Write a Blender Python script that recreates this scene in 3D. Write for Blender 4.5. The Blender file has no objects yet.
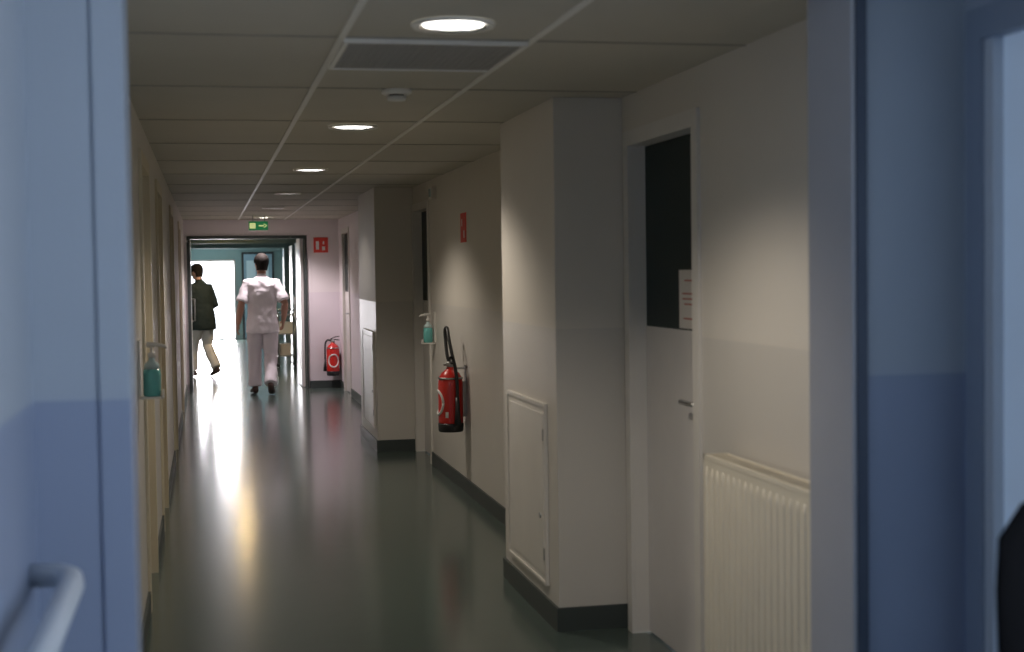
import bpy, math, bmesh
from mathutils import Vector, Matrix
V=Vector
S=bpy.context.scene
CEIL=2.24; ZL=1.275

# ---------------------------------------------------------------- materials
def mat(name,col,rough=.5,metal=0,emis=None,es=0,var=.06,vs=6,bump=0,bs=60,spec=.5,coat=0):
    m=bpy.data.materials.new(name); m.use_nodes=True
    nt=m.node_tree; b=nt.nodes['Principled BSDF']
    b.inputs['Roughness'].default_value=rough; b.inputs['Metallic'].default_value=metal
    b.inputs['Specular IOR Level'].default_value=spec
    b.inputs['Coat Weight'].default_value=coat
    geo=nt.nodes.new('ShaderNodeTexCoord')
    n=nt.nodes.new('ShaderNodeTexNoise'); n.inputs['Scale'].default_value=vs; n.inputs['Detail'].default_value=4
    nt.links.new(geo.outputs['Object'],n.inputs['Vector'])
    mx=nt.nodes.new('ShaderNodeMix'); mx.data_type='RGBA'
    mx.inputs['A'].default_value=tuple(c*(1-var) for c in col)+(1,)
    mx.inputs['B'].default_value=tuple(min(1,c*(1+var)) for c in col)+(1,)
    nt.links.new(n.outputs['Fac'],mx.inputs['Factor'])
    nt.links.new(mx.outputs['Result'],b.inputs['Base Color'])
    if bump:
        n2=nt.nodes.new('ShaderNodeTexNoise'); n2.inputs['Scale'].default_value=bs; n2.inputs['Detail'].default_value=3
        nt.links.new(geo.outputs['Object'],n2.inputs['Vector'])
        bp=nt.nodes.new('ShaderNodeBump'); bp.inputs['Strength'].default_value=bump; bp.inputs['Distance'].default_value=.01
        nt.links.new(n2.outputs['Fac'],bp.inputs['Height']); nt.links.new(bp.outputs['Normal'],b.inputs['Normal'])
    if emis:
        b.inputs['Emission Color'].default_value=tuple(emis)+(1,); b.inputs['Emission Strength'].default_value=es
    return m
def wallmat(name,up,low,ru=.6,rl=.38):
    m=mat(name,up,ru,bump=.05,bs=120,var=0)
    nt=m.node_tree; b=nt.nodes['Principled BSDF']
    g=nt.nodes.new('ShaderNodeNewGeometry'); s=nt.nodes.new('ShaderNodeSeparateXYZ')
    nt.links.new(g.outputs['Position'],s.inputs[0])
    gt=nt.nodes.new('ShaderNodeMath'); gt.operation='LESS_THAN'; gt.inputs[1].default_value=ZL
    nt.links.new(s.outputs['Z'],gt.inputs[0])
    mx=nt.nodes.new('ShaderNodeMix'); mx.data_type='RGBA'
    mx.inputs['A'].default_value=tuple(up)+(1,); mx.inputs['B'].default_value=tuple(low)+(1,)
    nt.links.new(gt.outputs[0],mx.inputs['Factor'])
    no=nt.nodes.new('ShaderNodeTexNoise'); no.inputs['Scale'].default_value=1.7; no.inputs['Detail'].default_value=5
    nt.links.new(g.outputs['Position'],no.inputs['Vector'])
    hv=nt.nodes.new('ShaderNodeMapRange'); hv.inputs['To Min'].default_value=.93; hv.inputs['To Max'].default_value=1.05
    nt.links.new(no.outputs['Fac'],hv.inputs['Value'])
    sc=nt.nodes.new('ShaderNodeVectorMath'); sc.operation='SCALE'
    nt.links.new(mx.outputs['Result'],sc.inputs[0]); nt.links.new(hv.outputs[0],sc.inputs['Scale'])
    nt.links.new(sc.outputs[0],b.inputs['Base Color'])
    mr=nt.nodes.new('ShaderNodeMapRange'); mr.inputs['To Min'].default_value=ru; mr.inputs['To Max'].default_value=rl
    nt.links.new(gt.outputs[0],mr.inputs['Value']); nt.links.new(mr.outputs[0],b.inputs['Roughness'])
    return m
M={}
M['wall']=wallmat('paint_cream',(.73,.69,.625),(.66,.63,.58))
M['walllit']=wallmat('paint_cream_pink_lit',(.82,.76,.77),(.77,.70,.74))  # wall paint with the far end's brighter, pinkish light put into the colour
M['blue']=wallmat('paint_blue',(.41,.465,.54),(.30,.355,.48))
M['teal']=wallmat('paint_teal',(.22,.30,.30),(.20,.27,.27))
M['ceil']=mat('ceiling_tile',(.60,.565,.485),.85,bump=.25,bs=180,var=.05,vs=3)
M['tbar']=mat('ceiling_bar',(.88,.86,.80),.5)
M['tseam']=mat('ceiling_seam',(.36,.34,.29),.7)
M['floor']=mat('green_linoleum',(.078,.108,.096),.17,var=.12,vs=9,bump=.05,bs=8,spec=.6)
M['base']=mat('skirting_vinyl',(.055,.068,.066),.45)
M['white']=mat('white_lacquer',(.75,.72,.67),.35)
M['jamb']=mat('jamb_grey',(.46,.47,.51),.45)
M['door']=mat('door_laminate',(.70,.67,.65),.32)
M['tan']=mat('door_tan',(.56,.47,.34),.4)
M['tanf']=mat('door_frame_tan',(.70,.62,.46),.4)
M['dglass']=mat('dark_glazing',(.012,.024,.022),.35,spec=.15)
M['rad']=mat('radiator_enamel',(.80,.74,.61),.35)
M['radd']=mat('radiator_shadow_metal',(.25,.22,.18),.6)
M['steel']=mat('steel',(.45,.45,.45),.3,1)
M['dark']=mat('dark_plastic',(.02,.02,.022),.4)
M['black']=mat('black_fabric',(.006,.006,.007),.9,spec=.1,bump=.3,bs=300)
M['red']=mat('fire_red',(.68,.022,.016),.3,coat=.5)
M['signred']=mat('sign_red',(.75,.07,.05),.5)
M['paper']=mat('paper',(.72,.68,.64),.7)
M['ink']=mat('ink_red',(.50,.16,.13),.7)
M['label']=mat('label_white',(.8,.8,.78),.5)
M['lamp']=mat('lamp_diffuser',(.9,.9,.9),.4,emis=(1,.96,.88),es=4,var=.2,vs=30)
M['lampin']=mat('lamp_tube_recess',(.8,.8,.8),.3,emis=(.95,.95,1),es=.75,var=.2,vs=30)
M['lampfar']=mat('lamp_diffuser_far',(.9,.9,.9),.4,emis=(1,.95,.8),es=9)
M['lampoff']=mat('lamp_dim',(.7,.7,.7),.3,emis=(1,.95,.86),es=.35)
M['warm']=mat('lamp_warm',(.9,.8,.5),.4,emis=(1,.62,.18),es=26)
M['warmhi']=mat('lamp_warm_bright',(.9,.8,.5),.4,emis=(1,.68,.28),es=100)
M['chrome']=mat('lamp_reflector',(.8,.8,.8),.15,1)
M['grille']=mat('vent_grille',(.40,.38,.34),.6)
M['slot']=mat('vent_slot',(.04,.037,.033),.8)
M['teal_liq']=mat('sanitiser_gel',(.16,.52,.50),.2)
M['plast']=mat('clear_plastic',(.55,.70,.70),.2)
M['green']=mat('exit_green',(.02,.24,.10),.5,emis=(.05,.6,.2),es=.15)
M['exitw']=mat('exit_pictogram',(.8,.8,.5),.5,emis=(.9,1,.4),es=.5)
M['frost']=mat('frosted_pane_daylight_glow',(.42,.52,.66),.35,emis=(.42,.56,.76),es=.22)  # pane glows by itself in place of daylight coming through
M['frostd']=mat('frosted_pane_interior',(.50,.58,.64),.3)
M['bframe']=mat('frame_blue',(.26,.31,.40),.4)
M['bframed']=mat('seal_dark_blue',(.07,.09,.13),.5)
M['rail']=mat('handrail_vinyl',(.56,.61,.68),.4)
M['skin']=mat('skin',(.46,.25,.18),.5)
M['hair']=mat('hair',(.010,.007,.005),.75,bump=.4,bs=200,spec=.2)
M['scrub']=mat('white_cotton',(.86,.82,.86),.8,bump=.6,bs=12,var=.05)
M['scrubp']=mat('white_trouser_cotton',(.74,.69,.73),.8,bump=.6,bs=12,var=.05)
M['shoe']=mat('shoe_brown',(.07,.035,.028),.4)
M['jacket']=mat('jacket_dark',(.020,.029,.030),.85,bump=.5,bs=16,spec=.2)
M['beige']=mat('beige_trousers',(.60,.55,.51),.8,bump=.5,bs=16)
M['lips']=mat('lips',(.35,.13,.11),.5)
M['eye']=mat('eye_white',(.8,.8,.8),.2)
M['iris']=mat('iris',(.03,.02,.015),.2)
M['bluedoor']=mat('glazed_door_blue',(.24,.34,.42),.25)

# ---------------------------------------------------------------- mesh builder
class MB:
    def __init__(s): s.v=[];s.f=[];s.m=[];s.sm=[];s.mats=[]
    def mi(s,m):
        if m not in s.mats: s.mats.append(m)
        return s.mats.index(m)
    def box(s,x0,x1,y0,y1,z0,z1,m):
        m=M[m]; b=len(s.v)
        s.v+=[V((x,y,z)) for x in(x0,x1) for y in(y0,y1) for z in(z0,z1)]
        for f in((0,1,3,2),(4,6,7,5),(0,4,5,1),(2,3,7,6),(0,2,6,4),(1,5,7,3)):
            s.f.append([b+i for i in f]); s.m.append(s.mi(m)); s.sm.append(False)
        return s
    def loft(s,rings,m,smooth=True,caps=True,closed=True):
        m=M[m]; b=len(s.v); n=len(rings[0]); k=s.mi(m)
        for r in rings: s.v+=[V(p) for p in r]
        for i in range(len(rings)-1):
            for j in range(n if closed else n-1):
                j2=(j+1)%n
                s.f.append([b+i*n+j,b+i*n+j2,b+(i+1)*n+j2,b+(i+1)*n+j]); s.m.append(k); s.sm.append(smooth)
        if caps:
            s.f.append([b+j for j in range(n)][::-1]); s.m.append(k); s.sm.append(False)
            e=b+(len(rings)-1)*n
            s.f.append([e+j for j in range(n)]); s.m.append(k); s.sm.append(False)
        return s
    def tube(s,pts,rad,m,seg=14,side=None,smooth=True,caps=True):
        pts=[V(p) for p in pts]
        if not isinstance(rad,(list,)): rad=[rad]*len(pts)
        rings=[];prev=None
        for i,p in enumerate(pts):
            t=(pts[min(i+1,len(pts)-1)]-pts[max(i-1,0)]).normalized()
            if side is not None: a=V(side)
            else: a=prev if prev is not None else (V((1,0,0)) if abs(t.x)<.8 else V((0,1,0)))
            a=(a-t*a.dot(t))
            if a.length<1e-4: a=V((0,1,0))-t*t.y
            a.normalize(); prev=a; n=t.cross(a)
            r=rad[i]; rx,ry=(r if isinstance(r,tuple) else (r,r))
            rings.append([p+a*rx*math.cos(2*math.pi*j/seg)+n*ry*math.sin(2*math.pi*j/seg) for j in range(seg)])
        return s.loft(rings,m,smooth,caps)
    def ell(s,c,rx,ry,rz,m,seg=14,n=9):
        c=V(c); rings=[]
        for i in range(n+1):
            a=-math.pi/2+math.pi*(i+.05)/(n+.1); z=math.sin(a)*rz;k=math.cos(a)
            rings.append([c+V((rx*k*math.cos(2*math.pi*j/seg),ry*k*math.sin(2*math.pi*j/seg),z)) for j in range(seg)])
        return s.loft(rings,m)
    def lathe(s,c,prof,m,seg=28,a0=0,a1=None,caps=True):
        c=V(c); full=a1 is None
        if full: a1=2*math.pi
        n=seg if full else seg+1
        rings=[[c+V((r*math.cos(a0+(a1-a0)*j/seg),r*math.sin(a0+(a1-a0)*j/seg),z)) for j in range(n)] for r,z in prof]
        return s.loft(rings,m,caps=caps and full,closed=full)
    def obj(s,name,parent=None,bevel=0,loc=None,rotz=0):
        me=bpy.data.meshes.new(name); me.from_pydata([tuple(p) for p in s.v],[],s.f)
        for m in s.mats: me.materials.append(m)
        for i,p in enumerate(me.polygons): p.material_index=s.m[i]; p.use_smooth=s.sm[i]
        bm=bmesh.new(); bm.from_mesh(me); bmesh.ops.recalc_face_normals(bm,faces=bm.faces); bm.to_mesh(me); bm.free()
        o=bpy.data.objects.new(name,me); S.collection.objects.link(o)
        if parent: o.parent=parent
        if loc: o.location=loc
        o.rotation_euler.z=rotz
        if bevel:
            b=o.modifiers.new('bevel','BEVEL'); b.width=bevel; b.segments=2; b.limit_method='ANGLE'
        return o
def smoothpath(pts,n=6):
    P=[V(p) for p in pts]; out=[]
    for i in range(len(P)-1):
        a=P[max(i-1,0)];b=P[i];c=P[i+1];d=P[min(i+2,len(P)-1)]
        for k in range(n):
            t=k/n; out.append(.5*((2*b)+(c-a)*t+(2*a-5*b+4*c-d)*t*t+(3*b-a-3*c+d)*t**3))
    return out+[P[-1]]
def empty(name,loc=(0,0,0),rotz=0,scale=1):
    e=bpy.data.objects.new(name,None); S.collection.objects.link(e)
    e.location=loc; e.rotation_euler.z=rotz; e.scale=(scale,)*3; e.empty_display_size=.1
    return e
folds=bpy.data.textures.new('cloth_folds','CLOUDS'); folds.noise_scale=.10; folds.noise_depth=1
def bake(o,voxel,sm,fold=0):
    r=o.modifiers.new('r','REMESH'); r.mode='VOXEL'; r.voxel_size=voxel
    q=o.modifiers.new('s','SMOOTH'); q.iterations=sm; q.factor=.5
    if fold:
        d=o.modifiers.new('d','DISPLACE'); d.texture=folds; d.strength=fold; d.mid_level=.5
    bpy.context.view_layer.update()
    dg=bpy.context.evaluated_depsgraph_get()
    me=bpy.data.meshes.new_from_object(o.evaluated_get(dg))
    m0=o.data.materials[0]; o.modifiers.clear(); o.data=me
    me.materials.clear(); me.materials.append(m0)
    for p in me.polygons: p.use_smooth=True; p.material_index=0

# ---------------------------------------------------------------- room shell
MB().box(-1.4,2.6,-1.7,36,-.06,0,'floor').obj('floor')
def wall_y(mb,x0,x1,y0,y1,zt,ops,m):
    y=y0
    for a,b,h in ops:
        mb.box(x0,x1,y,a,0,zt,m); mb.box(x0,x1,a,b,h,zt,m); y=b
    mb.box(x0,x1,y,y1,0,zt,m)
LX=-.29; RX=1.72
LD=[(6.62,7.47),(8.7,9.55),(11.9,12.75),(15.4,16.25)]
RD=[(4.86,5.67),(11.14,11.94),(17.6,18.4)]
mb=MB(); wall_y(mb,LX-.12,LX,3.15,19.0,CEIL,[(a,b,2.04) for a,b in LD],'wall'); mb.obj('wall_left')
mb=MB(); wall_y(mb,RX,RX+.14,3.15,15.2,CEIL,[(a,b,2.04) for a,b in RD[:2]],'wall'); mb.obj('wall_right')
mb=MB(); wall_y(mb,RX,RX+.14,15.2,19.0,CEIL,[(a,b,2.04) for a,b in RD[2:]],'walllit'); mb.obj('wall_right_far')
MB().box(1.42,RX,5.77,6.86,0,CEIL,'wall').obj('pillar',bevel=.004)
MB().box(1.39,RX,12.0,13.3,0,CEIL,'wall').obj('pillar',bevel=.004)
MB().box(LX-.12,-.25,19,19.15,0,CEIL,'walllit').box(1.30,RX+.14,19,19.15,0,CEIL,'walllit').box(-.25,1.30,19,19.15,2.03,CEIL,'walllit').obj('wall_end')
mb=MB(); mb.box(LX-.12,RX+.14,3.15,19.15,CEIL,CEIL+.06,'ceil')
for x in(.417,1.01): mb.box(x-.011,x+.011,3.15,19,CEIL-.005,CEIL+.001,'tbar')
y=3.17
while y<19:
    mb.box(LX,RX,y-.006,y+.006,CEIL-.003,CEIL+.001,'tseam'); y+=1.2
mb.box(.417,1.01,4.965,4.977,CEIL-.003,CEIL+.001,'tseam')
mb.obj('ceiling')
# near vestibule (blue)
JX=-.154
MB().box(-.46,-.34,-1.6,3.15,0,2.5,'blue').obj('wall_vestibule_left')
mb=MB(); 
mb.box(-.34,JX-.012,2.94,3.15,0,2.5,'blue').box(1.41,1.84,2.94,3.15,0,2.5,'blue').box(JX-.012,1.41,2.94,3.15,2.16,2.5,'blue')
mb.obj('wall_vestibule_front')
MB().box(-.214,JX,2.932,2.9405,0,2.2,'blue').box(JX-.012,JX,2.941,3.155,0,2.16,'blue').obj('trim_1',bevel=.002)
MB().box(1.400,1.41,2.93,3.165,0,2.16,'jamb').obj('trim_2',bevel=.003)
MB().box(1.4105,1.436,2.925,2.94,0,2.2,'bframed').obj('trim_3',bevel=.003)
mb=MB()
mb.box(1.68,1.80,2.88,2.94,0,2.5,'blue').box(1.68,1.80,1.75,2.88,2.07,2.5,'blue').box(1.68,1.80,1.55,1.75,0,2.5,'blue')
mb.box(1.68,1.80,.15,1.55,0,.9,'blue').box(1.68,1.80,.15,1.55,2.15,2.5,'blue').box(1.68,1.80,-1.6,.15,0,2.5,'blue')
mb.obj('wall_vestibule_right')
MB().box(-.46,1.8,-1.7,-1.6,0,2.5,'blue').obj('wall_vestibule_back')
MB().box(-.46,1.84,-1.7,3.15,2.5,2.56,'ceil').obj('ceiling_vestibule')
mb=MB(); mb.box(1.655,1.79,2.83,2.89,0,2.01,'bframe').box(1.655,1.79,1.74,1.80,0,2.01,'bframe').box(1.655,1.79,1.74,2.89,2.0101,2.08,'bframe')
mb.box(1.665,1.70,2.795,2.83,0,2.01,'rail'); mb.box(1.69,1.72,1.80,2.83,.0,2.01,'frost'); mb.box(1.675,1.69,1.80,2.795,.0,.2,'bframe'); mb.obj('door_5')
mb=MB()
for a,b,c,d in((.15,1.55,.9,.96),(.15,1.55,2.09,2.15),(.15,.21,.96,2.09),(1.49,1.55,.96,2.09),(.82,.88,.96,2.09)):
    mb.box(1.70,1.76,a,b,c,d,'white')
mb.obj('added_window_unseen')  # window added out of view to bring cool daylight into the vestibule

# far corridor
FY=34
MB().box(-1.0,-.88,19.15,FY,0,2.4,'teal').obj('wall_far_corridor_left')
mb=MB(); mb.box(1.75,1.87,19.15,FY,0,2.4,'teal'); mb.obj('wall_far_corridor_right')
mb=MB(); mb.box(-.9,-.48,FY,FY+.12,0,2.4,'teal').box(.66,1.8,FY,FY+.12,0,2.4,'teal').box(-.48,.66,FY,FY+.12,1.88,2.4,'teal'); mb.obj('wall_far_corridor_end')
MB().box(-1.0,1.87,19.15,FY+.1,2.3,2.4,'teal').obj('ceiling_far_corridor')
mb=MB()
for a,b in((-.48,-.44),(.62,.66)): mb.box(a,b,FY-.02,FY+.04,0,1.88,'steel')
mb.box(-.48,.66,FY-.02,FY+.04,1.84,1.88,'steel').box(-.48,.66,FY-.02,FY+.04,0,.03,'steel').box(.08,.10,FY,FY+.03,.03,1.84,'white')
mb.obj('window_2')
mb=MB(); mb.box(.80,1.55,FY-.05,FY-.002,0,2.05,'dark'); mb.box(.85,1.5,FY-.07,FY-.05,.02,2.0,'bluedoor'); mb.box(.91,1.12,FY-.075,FY-.07,.9,1.85,'frostd').box(1.20,1.42,FY-.075,FY-.07,.9,1.85,'frostd'); mb.box(.89,.99,FY-.12,FY-.07,1.0,1.02,'steel'); mb.obj('door_6')
for yy in(24.9,29.5):
    mb=MB(); mb.box(-.88,-.62,yy,yy+.1,0,2.3,'teal').box(1.55,1.75,yy,yy+.1,0,2.3,'teal').box(-.62,1.55,yy,yy+.1,2.06,2.3,'teal')
    mb.obj('door_frame')
mb=MB(); mb.box(1.40,1.44,24.0,24.88,.01,2.0,'white').box(1.394,1.40,24.12,24.76,.55,1.85,'frostd').box(1.394,1.40,24.05,24.83,.03,.28,'steel').box(1.395,1.445,23.99,24.0,.01,2.0,'bluedoor')
mb.tube([(1.40,24.1,.9),(1.36,24.1,.9),(1.36,24.1,1.2),(1.40,24.1,1.2)],.01,'steel'); mb.obj('door_15')
mb=MB(); mb.box(1.66,1.70,26.2,27.2,.02,2.05,'white'); mb.box(1.655,1.66,26.35,27.05,.5,1.9,'frostd'); mb.box(1.68,1.75,26.15,26.22,0,2.05,'white'); mb.box(1.68,1.75,27.2,27.27,0,2.05,'white'); mb.box(1.68,1.75,26.15,27.27,2.05,2.12,'white'); mb.obj('door_7')
mb=MB(); mb.box(1.66,1.70,30.2,32.2,.02,2.05,'bluedoor'); mb.box(1.65,1.66,30.4,31.1,.5,1.9,'frostd'); mb.box(1.65,1.66,31.3,32.0,.5,1.9,'frostd'); mb.box(1.68,1.75,30.1,30.2,0,2.1,'white').box(1.68,1.75,32.2,32.3,0,2.1,'white'); mb.obj('door_8')
for i,(x,y) in enumerate(((.48,21.0),(.38,24.2),(.25,29.9),(.10,31.2),(.62,32.0))):
    zc=2.24 if i<2 else 2.16
    mb=MB(); mb.lathe((x,y,zc),[(.02,0),(.12,0),(.13,.015),(.13,2.301-zc)],'warmhi' if i==0 else 'warm'); mb.lathe((x,y,zc-.005),[(.13,0),(.155,0),(.155,2.306-zc),(.13,2.306-zc)],'chrome',caps=False); mb.obj('round_ceiling_lamp')

mb=MB(); mb.box(-.25,-.21,18.98,19.17,0,1.99,'base').box(1.27,1.30,18.98,19.17,0,1.99,'base').box(-.25,1.30,18.98,19.17,1.9901,2.03,'base'); mb.obj('door_frame_end')
def leaf(name,x0,x1):
    mb=MB(); mb.box(x0,x1,19.18,19.93,.01,2.0,'door')
    xi=x0 if x0>0 else x1; d=-.004 if x0>0 else .004
    a,b=sorted((xi,xi+d)); mb.box(a,b,19.38,19.78,1.0,1.85,'frostd')
    mb.tube([(xi,19.85,.9),(xi+d*10,19.85,.9),(xi+d*10,19.85,1.2),(xi,19.85,1.2)],.01,'steel')
    a,b=sorted((xi,xi+d*.6)); mb.box(a,b,19.2,19.9,.02,.25,'steel')
    mb.box(x0,x1,19.93,19.94,.01,2.0,'dark')
    return mb.obj(name)
leaf('door_9',1.22,1.26); leaf('door_10',-.25,-.21)

def bbs(name,boxes):
    mb=MB()
    for b in boxes: mb.box(*b,0,.10,'base')
    mb.obj(name)
t=.012
bbs('baseboard_right',[(RX-t,RX,3.15,4.80),(RX-t,RX,6.86,11.09),(RX-t,RX,13.3,17.54),(RX-t,RX,18.46,19),
   (1.42-t,1.42,5.77-t,6.86+t),(1.42,RX,5.77-t,5.77),(1.42,RX,6.86,6.86+t),(1.39-t,1.39,12-t,13.3+t),(1.39,RX,12-t,12),(1.39,RX,13.3,13.3+t)])
bl=[];y=3.15
for a,b in LD: bl.append((LX,LX+t,y,a-.06)); y=b+.06
bl.append((LX,LX+t,y,19)); bbs('baseboard_left',bl)
bbs('baseboard_end',[(1.31,RX,19-t,19)])
bbs('baseboard_vestibule',[(-.34,-.34+t,-1.6,2.94),(-.34,-.22,2.94-t,2.94),(1.45,1.68,2.94-t,2.94)])

# ---------------------------------------------------------------- side doors
def sdoor(name,side,wx,y0,y1,glass,dm,fm,hy):
    s=side; e=empty(name,(wx,y0,0))
    def bx(mb,a,b,*r):
        x0,x1=sorted((a*s,b*s)); mb.box(x0,x1,*r)
    W=y1-y0
    mb=MB()
    for a,b,c,d in((-.05,.012,0,2.028),(W-.012,W+.05,0,2.028),(-.05,W+.05,2.0282,2.09)):
        bx(mb,-.014,-.0005,a,b,c,d,fm)
    for a,b,c,d in((0,.012,0,2.028),(W-.012,W,0,2.028),(0,W,2.0282,2.04)): bx(mb,0,.12,a,b,c,d,fm)
    mb.obj('frame',e)
    R_=.06 if y0<17 else .02
    mb=MB(); bx(mb,R_,.10,.014,W-.014,.008,2.026 if not glass else 1.285,dm)
    mb.obj('leaf',e,bevel=.002)
    if glass:
        mb=MB(); bx(mb,R_+.002,.098,.014,W-.014,1.285,2.026,'dglass'); mb.obj('glazed_panel',e)
    h=.09 if hy<0 else W-.09; d=1 if hy<0 else -1
    mb=MB()
    bx(mb,R_-.008,R_+.002,h-.022,h+.022,.90,1.10,'steel')
    mb.tube([(s*R_,h,1.02),(s*(R_-.048),h,1.02),(s*(R_-.052),h+d*.02,1.02),(s*(R_-.052),h+d*.13,1.02)],.009,'steel',seg=10)
    mb.obj('lever_handle',e)
    return e
e=sdoor('door_1',1,RX,*RD[0],True,'door','white',-1)
mb=MB(); mb.box(.056,.061,.09,.36,1.292,1.515,'paper')
for i,(w,z) in enumerate(((.14,1.475),(.19,1.425),(.19,1.405),(.15,1.385),(.17,1.33))):
    mb.box(.0552,.056,.225-w/2,.225+w/2,z-.003,z+.003,'ink')
mb.obj('paper_notice',e)
sdoor('door_2',1,RX,*RD[1],True,'door','white',-1)
sdoor('door_3',1,RX,*RD[2],True,'door','white',-1)
for i,(a,b) in enumerate(LD): sdoor('door_%d'%(11+i),-1,LX,a,b,False,'tan','tanf',-1)

def hatch(x,y0,y1,z0,z1):
    mb=MB()
    mb.box(x-.010,x-.0005,y0,y1,z0,z1,'white')
    mb.box(x-.014,x-.010,y0+.03,y1-.03,z0+.03,z1-.03,'white')
    for a,b,c,d in((y0-.012,y1+.012,z1,z1+.016),(y0-.012,y1+.012,z0-.012,z0),(y0-.012,y0,z0,z1),(y1,y1+.012,z0,z1)): mb.box(x-.016,x-.0005,a,b,c,d,'white')
    for z in(z0+.12,z1-.12): mb.box(x-.019,x-.010,y0+.006,y0+.02,z-.025,z+.025,'steel')
    mb.tube([(x-.012,y0+.08,(z0+z1)/2-.1),(x-.020,y0+.08,(z0+z1)/2-.1)],.012,'steel')
    mb.obj('access_panel')
hatch(1.42,5.95,6.70,.17,.93)
hatch(1.39,12.15,12.95,.2,1.0)

# ---------------------------------------------------------------- radiator
mb=MB(); y0,y1=3.30,4.50
mb.box(1.625,1.69,y0,y1,.14,.885,'rad')
mb.box(1.612,1.625,y0,y1,.13,.895,'rad')
n=24
for i in range(n):
    yc=y0+.03+(y1-y0-.06)*i/(n-1)
    mb.tube([(1.612,yc,.16),(1.612,yc,.19),(1.612,yc,.83),(1.612,yc,.86)],[(.002,.006),(.007,.011),(.007,.011),(.002,.006)],'rad',seg=8,side=(1,0,0))
mb.box(1.61,1.695,y0,y0+.012,.12,.90,'rad').box(1.61,1.695,y1-.012,y1,.12,.90,'rad')
mb.box(1.61,1.622,y0,y1,.885,.90,'rad').box(1.683,1.695,y0,y1,.885,.90,'rad')
for i in range(60):
    yc=y0+.02+(y1-y0-.04)*i/59; mb.box(1.622,1.683,yc-.003,yc+.003,.887,.897,'rad')
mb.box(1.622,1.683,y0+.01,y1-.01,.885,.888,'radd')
for yc in(y0+.15,y1-.15): mb.box(1.69,1.719,yc-.02,yc+.02,.2,.8,'steel').box(1.64,1.67,yc-.02,yc+.02,0,.14,'rad')
mb.tube([(1.66,y1-.04,.14),(1.66,y1-.04,.05),(1.66,y1-.04,0)],.011,'rad')
mb.tube([(1.66,y0+.04,.14),(1.66,y0+.04,.05),(1.66,y0+.04,0)],.011,'rad')
mb.obj('radiator')

# ---------------------------------------------------------------- fire extinguishers (local +X to the wall)
def exting(loc,rotz,hose_up):
    e=MB()
    e.lathe((0,0,0),[(.06,0),(.08,.0),(.086,.01),(.088,.05),(.0855,.06)],'dark')
    e.lathe((0,0,0),[(.084,.055),(.085,.07),(.085,.33),(.080,.365),(.062,.40),(.036,.42),(.026,.43),(.024,.445)],'red')
    ring=[]
    for k in range(29):
        a=2*math.pi*k/28; th=math.radians(180)+.068*math.cos(a)/.086; ring.append((.0862*math.cos(th),.0862*math.sin(th),.20+.082*math.sin(a)))
    e.tube(ring,.009,'label',seg=8)
    e.lathe((0,0,0),[(.0864,.10),(.0864,.14)],'label',seg=8,a0=math.radians(236),a1=math.radians(250),caps=False)
    e.lathe((0,0,.44),[(.024,0),(.026,.005),(.026,.03),(.018,.04)],'steel')
    e.tube([(0,.03,.475),(0,-.03,.475),(0,-.09,.468)],[(.012,.008),(.012,.008),(.010,.005)],'dark',seg=8,side=(1,0,0))
    e.tube([(0,.03,.485),(0,-.03,.510),(0,-.09,.518)],[(.012,.006),(.012,.008),(.010,.005)],'dark',seg=8,side=(1,0,0))
    e.lathe((-.03,0,.45),[(.012,0),(.016,.004),(.016,.014),(.01,.016)],'steel',seg=14)
    if hose_up:
        path=smoothpath([(0,.02,.46),(-.01,.055,.52),(-.01,.11,.62),(-.01,.13,.69),(0,.095,.70),(.0,.03,.63),(.01,-.04,.52),(.02,-.088,.44),(.03,-.098,.34),(.03,-.10,.22)])
        e.tube(path,.012,'dark',seg=10)
        e.tube([(.03,-.10,.24),(.03,-.102,.14),(.03,-.104,.05)],[.014,.018,.026],'dark',seg=12)
    else:
        path=smoothpath([(0,.02,.46),(0,.07,.47),(0,.10,.42),(0,.105,.30),(0,.105,.2)])
        e.tube(path,.012,'dark',seg=10); e.tube([(0,.105,.21),(0,.108,.06)],[.013,.024],'dark',seg=12)
    e.box(.08,.1075,-.015,.015,.10,.34,'steel').box(.10,.1075,-.02,.02,.34,.45,'steel')
    e.lathe((0,0,.36),[(.082,0),(.086,0),(.086,.012),(.08,.012)],'steel',caps=False)
    e.box(.02,.10,-.01,.01,.425,.437,'steel')
    return e.obj('fire_extinguisher',loc=loc,rotz=rotz)
exting((RX-.11,9.57,.43),0,True)
exting((1.61,18.885,.17),math.radians(90),False)

mb=MB(); mb.box(RX-.006,RX-.0005,9.47,9.67,1.72,1.92,'signred').box(RX-.007,RX-.006,9.52,9.55,1.75,1.80,'label').box(RX-.007,RX-.006,9.60,9.62,1.83,1.88,'label'); mb.obj('fire_safety_sign')
mb=MB(); mb.box(1.39,1.58,18.992,18.9995,1.80,2.0,'signred').box(1.42,1.46,18.989,18.992,1.84,1.95,'label').box(1.50,1.54,18.989,18.992,1.83,1.88,'label').box(1.51,1.53,18.989,18.992,1.91,1.95,'label'); mb.obj('fire_safety_sign')
mb=MB(); mb.box(.51,.74,17.58,17.62,2.06,2.165,'green').box(.52,.59,17.575,17.58,2.08,2.145,'exitw').box(.63,.69,17.575,17.58,2.105,2.12,'exitw')
mb.tube([(.69,17.578,2.09),(.725,17.578,2.112),(.69,17.578,2.135)],.006,'exitw',seg=6)
mb.tube([(.56,17.6,2.165),(.56,17.6,CEIL)],.006,'steel',seg=8).tube([(.70,17.6,2.165),(.70,17.6,CEIL)],.006,'steel',seg=8); mb.obj('exit_sign')

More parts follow.
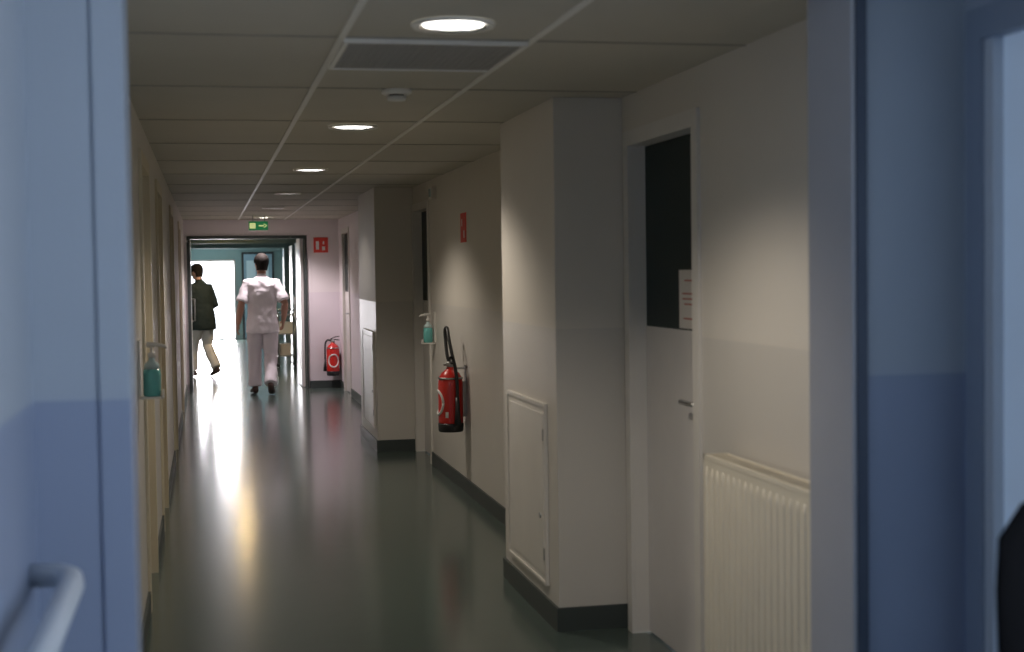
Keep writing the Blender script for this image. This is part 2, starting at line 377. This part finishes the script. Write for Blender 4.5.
def disp(loc,rotz):
    d=MB(); d.box(.045,.0545,-.045,.045,-.10,.13,'white').box(-.045,.05,-.04,.04,-.115,-.105,'white').box(-.048,-.042,-.04,.04,-.115,-.08,'white')
    d.lathe((0,0,-.105),[(.03,0),(.036,.006),(.037,.09),(.034,.115)],'teal_liq',seg=20)
    d.lathe((0,0,.01),[(.034,0),(.03,.02),(.014,.035),(.013,.05)],'plast',seg=20)
    d.lathe((0,0,.058),[(.016,0),(.016,.02),(.006,.022),(.006,.05)],'white',seg=16)
    d.tube([(.02,0,.112),(-.02,0,.112),(-.055,0,.105),(-.062,0,.095)],[.012,.010,.007,.005],'white',seg=10)
    return d.obj('hand_sanitiser_dispenser',loc=loc,rotz=rotz)
disp((LX+.055,6.15,1.12),math.pi)
disp((RX-.055,10.9,1.08),0)

def downlight(y,x=.715,m='lamp'):
    d=MB(); d.lathe((x,y,CEIL-.012),[(.098,.004),(.118,.0),(.122,.006),(.122,.0115)],'tbar',seg=40,caps=False)
    d.lathe((x,y,CEIL-.010),[(.100,.0),(.085,.006),(.050,.008)],'chrome',seg=40,caps=False)
    d.lathe((x,y,CEIL-.009),[(.002,.0),(.06,.001),(.094,.004),(.100,.008)],m,seg=40)
    if m=='lamp':
        for dy in(-.045,.0,.045):
            w=(.090**2-dy**2)**.5-.02
            d.box(x-w,x+w,y+dy-.006,y+dy+.006,CEIL-.0105,CEIL-.0085,'lampin')
    d.obj('recessed_downlight')
LY=[4.1,7.0,9.9,12.8,15.6,18.2]
for i,y in enumerate(LY): downlight(y,m='lampoff' if i in(3,4) else ('lampfar' if i==5 else 'lamp'))
mb=MB(); mb.box(.43,.997,4.385,4.965,CEIL-.008,CEIL-.002,'slot')
for i in range(20): 
    yy=4.40+.55*i/19; mb.box(.435,.992,yy-.006,yy+.006,CEIL-.011,CEIL-.007,'grille')
for i in range(24):
    xx=.445+.537*i/23; mb.box(xx-.003,xx+.003,4.39,4.96,CEIL-.0105,CEIL-.008,'grille')
for a,b,c,d in((.425,.44,4.38,4.97),(.987,1.002,4.38,4.97),(.44,.987,4.38,4.392),(.44,.987,4.958,4.97)): mb.box(a,b,c,d,CEIL-.016,CEIL-.002,'tbar')
mb.obj('ceiling_vent')
mb=MB(); mb.lathe((.745,5.6,CEIL-.045),[(.02,0),(.035,.002),(.040,.018)],'tbar').lathe((.745,5.6,CEIL-.028),[(.03,0),(.03,.008)],'slot').lathe((.745,5.6,CEIL-.021),[(.050,0),(.060,.006),(.060,.0205)],'tbar'); mb.obj('smoke_detector')
mb=MB(); mb.box(RX-.04,RX-.0005,10.72,10.84,2.08,2.17,'white').box(RX-.046,RX-.04,10.74,10.82,2.095,2.155,'plast'); mb.obj('emergency_light')

# handrail near left
mb=MB(); pts=[(-.255,y,.955) for y in(-1.3,0,1,2,2.6,2.70)]+[(-.262,2.76,.955),(-.285,2.80,.955),(-.337,2.81,.955)]
mb.tube(pts,.023,'rail',seg=20,side=(0,0,1))
for y in(-.8,.4,1.6,2.35):
    mb.tube([(-.337,y,.90),(-.29,y,.90),(-.26,y,.915),(-.255,y,.94)],[.012]*4,'rail',seg=10)
    mb.tube([(-.339,y,.90),(-.33,y,.90)],.03,'rail',seg=16)
mb.obj('handrail')

# office chair at right edge (vestibule)
e=empty('office_chair',(1.435,2.17,0))
mb=MB()
rings=[]
for k,(z,w,yo) in enumerate(((.62,.10,0),(.64,.17,0),(.74,.20,-.01),(.90,.220,-.01),(1.00,.218,.0),(1.08,.20,.02),(1.13,.15,.03),(1.15,.09,.035))):
    rings.append([V((w*math.cos(a),.03*math.sin(a)+yo-.12+.25*(w*math.cos(a))**2*-1,z)) for a in[2*math.pi*j/24 for j in range(24)]])
mb.loft(rings,'black'); mb.obj('backrest',e)
mb=MB(); mb.tube([(0,.30,.45),(0,.22,.46),(0,0,.46),(0,-.12,.46)],[(.16,.02),(.21,.035),(.22,.035),(.18,.025)],'black',seg=24,side=(1,0,0)); mb.obj('seat',e)
mb=MB(); mb.tube([(0,-.05,.44),(0,-.16,.44),(0,-.165,.55),(0,-.13,.70)],.014,'steel'); mb.tube([(0,.08,.06),(0,.08,.44)],.025,'dark')
for k in range(5):
    a=2*math.pi*k/5+.3; mb.tube([(0,.08,.09),(.20*math.cos(a),.08+.20*math.sin(a),.06)],[.022,.014],'dark'); mb.ell((.20*math.cos(a),.08+.20*math.sin(a),.028),.022,.022,.028,'dark')
mb.obj('pedestal_base',e)

mb=MB()
for x in(1.10,1.36):
    for y in(23.0,23.5):
        mb.tube([(x,y,.06),(x,y,.9)],.012,'steel',seg=8); mb.ell((x,y,.035),.015,.035,.035,'dark')
for z in(.2,.55,.85): mb.box(1.09,1.37,22.99,23.51,z,z+.02,'steel')
mb.box(1.13,1.33,23.05,23.4,.57,.75,'paper').box(1.12,1.3,23.1,23.4,.22,.40,'beige').tube([(1.10,23.0,.9),(1.10,22.96,.95),(1.36,22.96,.95),(1.36,23.0,.9)],.012,'steel',seg=8)
mb.obj('supply_trolley')

# ---------------------------------------------------------------- people (built facing +Y)
def person(name,loc,rotz,scale,P,top,bot,shoe,longs):
    E=empty(name,loc,rotz,scale)
    lean=P.get('lean',0)
    def B(p):
        p=V(p); k=max(0,p.z-.95); return V((p.x,p.y+lean*k,p.z))
    mb=MB(); bulk=1.14 if longs else 1.04
    tor=[(P['hem'],.198,.138,0),(P['hem']+.03,.202,.142,0),(.90,.194,.140,0),(1.0,.180,.130,0),(1.1,.174,.122,0),(1.22,.182,.125,.0),(1.32,.194,.128,0),(1.39,.190,.118,-.005),(1.44,.150,.098,-.012),(1.475,.095,.078,-.015),(1.505,.060,.064,-.01)]
    mb.tube([B((0,y,z)) for z,rx,ry,y in tor],[(rx*bulk,ry*bulk) for z,rx,ry,y in tor],top,seg=28,side=(1,0,0))
    arms=[]
    for s,k in((-1,'L'),(1,'R')):
        sh=B((s*.182,-.005,1.405)); el=V(P['el'+k]); wr=V(P['wr'+k])
        if not longs:
            e2=sh.lerp(el,.86)
            mb.tube([B((s*.09,-.005,1.42)),sh,sh.lerp(el,.4),e2],[.06,.068,.068,.078],top,seg=16)
        else:
            mb.tube([B((s*.09,-.005,1.42)),sh,sh.lerp(el,.5),el,el.lerp(wr,.5),wr],[.06,.080,.074,.068,.060,.050],top,seg=16)
        arms.append((s,k,sh,el,wr))
    o=mb.obj('top_garment',E); bake(o,.011,5,.022)
    mb=MB(); mb.tube([B((0,-.012,1.485)),B((0,-.008,1.525))],[(.066,.068),(.060,.062)],top,seg=20,side=(1,0,0)); mb.obj('collar',E,bevel=.003)
    mb=MB(); mb.tube([(0,0,.80),(0,0,.86),(0,0,.95),(0,0,1.02)],[(.15,.105),(.178,.126),(.165,.118),(.155,.11)],bot,seg=24,side=(1,0,0))
    for s,k in((-1,'L'),(1,'R')):
        kn=V(P['kn'+k]); an=V(P['an'+k]); hp=V((s*.092,0,.90))
        hem=an.lerp(kn,.04)
        mb.tube([hp,hp.lerp(kn,.35),hp.lerp(kn,.75),kn,kn.lerp(an,.3),kn.lerp(an,.7),hem],[.102,.102,.092,.085,.084,.080,.082],bot,seg=18)
    o=mb.obj('trousers',E); bake(o,.011,4,.020)
    for s,k in((-1,'L'),(1,'R')):
        an=V(P['an'+k]); pit=P['pit'+k]; d=V((s*.12,1,0)).normalized()
        sd=V((d.y,-d.x,0)); mb=MB()
        prof=[(-.075,.026,.030),(-.06,.034,.046),(-.01,.038,.052),(.05,.040,.044),(.10,.046,.034),(.15,.044,.027),(.185,.03,.020),(.198,.012,.012)]
        toe=V((an.x,an.y,0))+d*.14
        pts=[]
        for u,w,h in prof:
            q=V((an.x,an.y,0))+d*u+V((0,0,h+.004))
            r=q-toe; a=pit; al=r.dot(d); z=r.z
            al2=al*math.cos(a)+z*math.sin(a); z2=-al*math.sin(a)+z*math.cos(a)
            if al>0: al2,z2=al,z
            pts.append(toe+d*al2+V((0,0,z2)))
        mb.tube(pts,[(w,h) for u,w,h in prof],shoe,seg=16,side=tuple(sd)); mb.tube([pts[1].lerp(pts[2],.5),an.lerp(V(P['kn'+k]),.1)],[.036,.038],shoe)
        mb.obj('shoe_'+k,E)
    for s,k,sh,el,wr in arms:
        mb=MB(); fd=(wr-el).normalized()
        if longs: mb.tube([el.lerp(wr,.7),wr],[.032,.027],'skin')
        else: mb.tube([sh.lerp(el,.5),sh.lerp(el,.85),el,el.lerp(wr,.25),el.lerp(wr,.7),wr],[.046,.044,.042,.045,.036,.028],'skin')
        pn=V((-s,0,0)); pn=(pn-fd*pn.dot(fd)).normalized()
        th=fd.cross(pn).normalized()
        if th.y<0 and abs(th.y)>.1: th=-th
        mb.tube([wr-fd*.01,wr+fd*.03,wr+fd*.07,wr+fd*.095],[(.026,.020),(.037,.018),(.041,.016),(.038,.012)],'skin',side=tuple(th))
        for off,L in((.030,.070),(.0105,.080),(-.0095,.074),(-.029,.058)):
            b=wr+fd*.085+th*off
            p1=b+(fd*.95+pn*.25+th*off*1.2)*L*.45; p2=p1+(fd*.75+pn*.65)*L*.32; p3=p2+(fd*.45+pn*.85)*L*.26
            mb.tube([b-fd*.01,b,p1,p2,p3],[.0095,.0092,.0088,.0078,.006],'skin',seg=10)
        b=wr+fd*.025+th*.022; p1=b+(th*.75+fd*.6+pn*.3)*.036; p2=p1+(th*.3+fd*.85+pn*.4)*.034; p3=p2+(fd*.9+pn*.4)*.016
        mb.tube([b,p1,p2,p3],[.014,.0125,.0105,.007],'skin',seg=10)
        o=mb.obj('arm_hand_'+k,E); bake(o,.0045,3)
    piv=B((0,0,1.52)); R=Matrix.Rotation(P.get('turn',0),4,'Z')@Matrix.Rotation(P.get('nod',0),4,'X')@Matrix.Rotation(P.get('tilt',0),4,'Y')
    def H(p): return piv+R@(V(p)-V((0,0,1.52)))
    prof=[(1.535,.028,.030,.048),(1.548,.046,.055,.034),(1.575,.060,.075,.018),(1.61,.068,.088,.008),(1.65,.074,.097,.0),(1.69,.077,.100,-.004),(1.72,.072,.094,-.006),(1.745,.058,.077,-.006),(1.762,.038,.052,-.006),(1.77,.014,.02,-.006)]
    mb=MB()
    mb.tube([(0,y,z) for z,a,b,y in prof],[(a,b) for z,a,b,y in prof],'skin',seg=24,side=(1,0,0))
    mb.tube([(0,.088,1.675),(0,.098,1.65),(0,.108,1.628),(0,.100,1.615)],[.007,.009,.014,.010],'skin',seg=10)
    for s in(-1,1):
        mb.ell((s*.077,-.008,1.645),.010,.020,.031,'skin'); mb.ell((s*.034,.084,1.682),.020,.010,.006,'skin')
    mb.ell((0,.083,1.575),.026,.012,.010,'skin')
    mb.v=[H(p) for p in mb.v]
    mb.tube([B((0,-.018,1.45)),B((0,-.014,1.52)),H((0,-.005,1.60))],[.060,.054,.056],'skin',seg=18)
    o=mb.obj('head',E); bake(o,.005,2)
    mb=MB()
    for s in(-1,1): mb.ell((s*.032,.083,1.660),.014,.012,.008,'eye'); mb.ell((s*.032,.093,1.660),.006,.004,.006,'iris')
    mb.ell((0,.0935,1.583),.023,.005,.004,'lips'); mb.ell((0,.0925,1.576),.020,.005,.0045,'lips')
    mb.v=[H(p) for p in mb.v]; mb.obj('face_features',E)
    hm=MB(); seg=32
    rows=[(1.565,.064,.080,.010),(1.60,.068,.088,.006),(1.63,.073,.095,0),(1.66,.078,.101,-.003),(1.69,.081,.106,-.004),(1.72,.079,.102,-.006),(1.748,.067,.088,-.006),(1.770,.047,.062,-.006),(1.785,.018,.026,-.006)]
    rings=[[V((a*1.08*math.cos(2*math.pi*j/seg),b*1.08*math.sin(2*math.pi*j/seg)+y,z)) for j in range(seg)] for z,a,b,y in rows]
    hm.loft(rings,'hair')
    keepf=[];ks=[];km=[]
    for f,m_,q in zip(hm.f,hm.m,hm.sm):
        c=sum((hm.v[i] for i in f),V())/len(f)
        line=1.715 if c.y>.045 else (1.655 if c.y>0.005 else (1.655 if c.y>-.03 else 1.56))
        if len(f)>4 and c.z<1.7: continue
        if c.z>line: keepf.append(f);ks.append(q);km.append(m_)
    hm.f=keepf;hm.sm=ks;hm.m=km; hm.v=[H(p) for p in hm.v]
    o=hm.obj('hair',E); q=o.modifiers.new('t','SOLIDIFY'); q.thickness=.016; q.offset=0; q=o.modifiers.new('ss','SUBSURF'); q.levels=1;q.render_levels=1
    return E
P1=dict(hem=.78,lean=.02,turn=.25,nod=-.12,tilt=.05,
 elL=(-.262,-.05,1.14),wrL=(-.30,.02,.90),elR=(.285,-.07,1.15),wrR=(.270,.08,.93),
 knL=(-.10,.08,.50),anL=(-.105,.06,.085),pitL=0,
 knR=(.098,.02,.49),anR=(.080,-.24,.13),pitR=.35)
person('nurse_in_white_scrubs',(.675,18.3,0),0,1.0,P1,'scrub','scrubp','shoe',False)
P2=dict(hem=.74,lean=.16,turn=.1,nod=-.25,
 elL=(-.25,.02,1.14),wrL=(-.17,.20,1.06),elR=(.25,.00,1.13),wrR=(.17,.20,1.04),
 knL=(-.09,.14,.50),anL=(-.09,.17,.085),pitL=0,
 knR=(.09,.02,.49),anR=(.09,-.20,.13),pitR=.3)
person('visitor_in_dark_jacket',(-.07,21.8,0),math.radians(42),.95,P2,'jacket','beige','shoe',True)

# ---------------------------------------------------------------- lights
def spot(x,y,z,p,col,ang=136,bl=.55,r=.07):
    l=bpy.data.lights.new('downlight_beam','SPOT'); l.energy=p; l.color=col; l.spot_size=math.radians(ang); l.spot_blend=bl; l.shadow_soft_size=r
    o=bpy.data.objects.new('downlight_beam',l); S.collection.objects.link(o); o.location=(x,y,z)
for i,y in enumerate(LY):
    p=[50,50,56,10,50,125][i]; c=(1,.89,.76) if i<4 else (1,.87,.90)
    spot(.715,y,CEIL-.03,p,c)
for x,y in((.48,21.0),(.38,24.2),(.30,27.8)): spot(x,y,2.14,34,(1,.82,.64),160,.6)
def area(name,loc,rot,sx,sy,p,col):
    l=bpy.data.lights.new(name,'AREA'); l.shape='RECTANGLE'; l.size=sx; l.size_y=sy; l.energy=p; l.color=col
    o=bpy.data.objects.new(name,l); S.collection.objects.link(o); o.location=loc; o.rotation_euler=rot
area('daylight_far_door',(.09,FY+.3,.95),(math.radians(-90),0,0),1.1,1.75,300,(1,.96,1))
area('daylight_added_window',(1.9,.85,1.52),(0,math.radians(90),0),1.2,1.3,42,(.66,.79,1))  # area light outside the added window, lights the vestibule from out of view
w=bpy.data.worlds.new('World'); S.world=w; w.use_nodes=True
bg=w.node_tree.nodes['Background']; bg.inputs[0].default_value=(.86,.92,1,1); bg.inputs[1].default_value=3.5

# ---------------------------------------------------------------- camera
c=bpy.data.cameras.new('camera'); c.lens=50; c.sensor_width=36; c.clip_end=200
c.dof.use_dof=True; c.dof.focus_distance=11; c.dof.aperture_fstop=3.2
co=bpy.data.objects.new('camera',c); S.collection.objects.link(co)
R=Matrix.Rotation(math.radians(-12.07),4,'Z')@Matrix.Rotation(math.radians(90-2.215),4,'X')@Matrix.Rotation(math.radians(-.8),4,'Z')
co.matrix_world=Matrix.Translation((0,0,1.52))@R
S.camera=co
S.view_settings.view_transform='Standard'
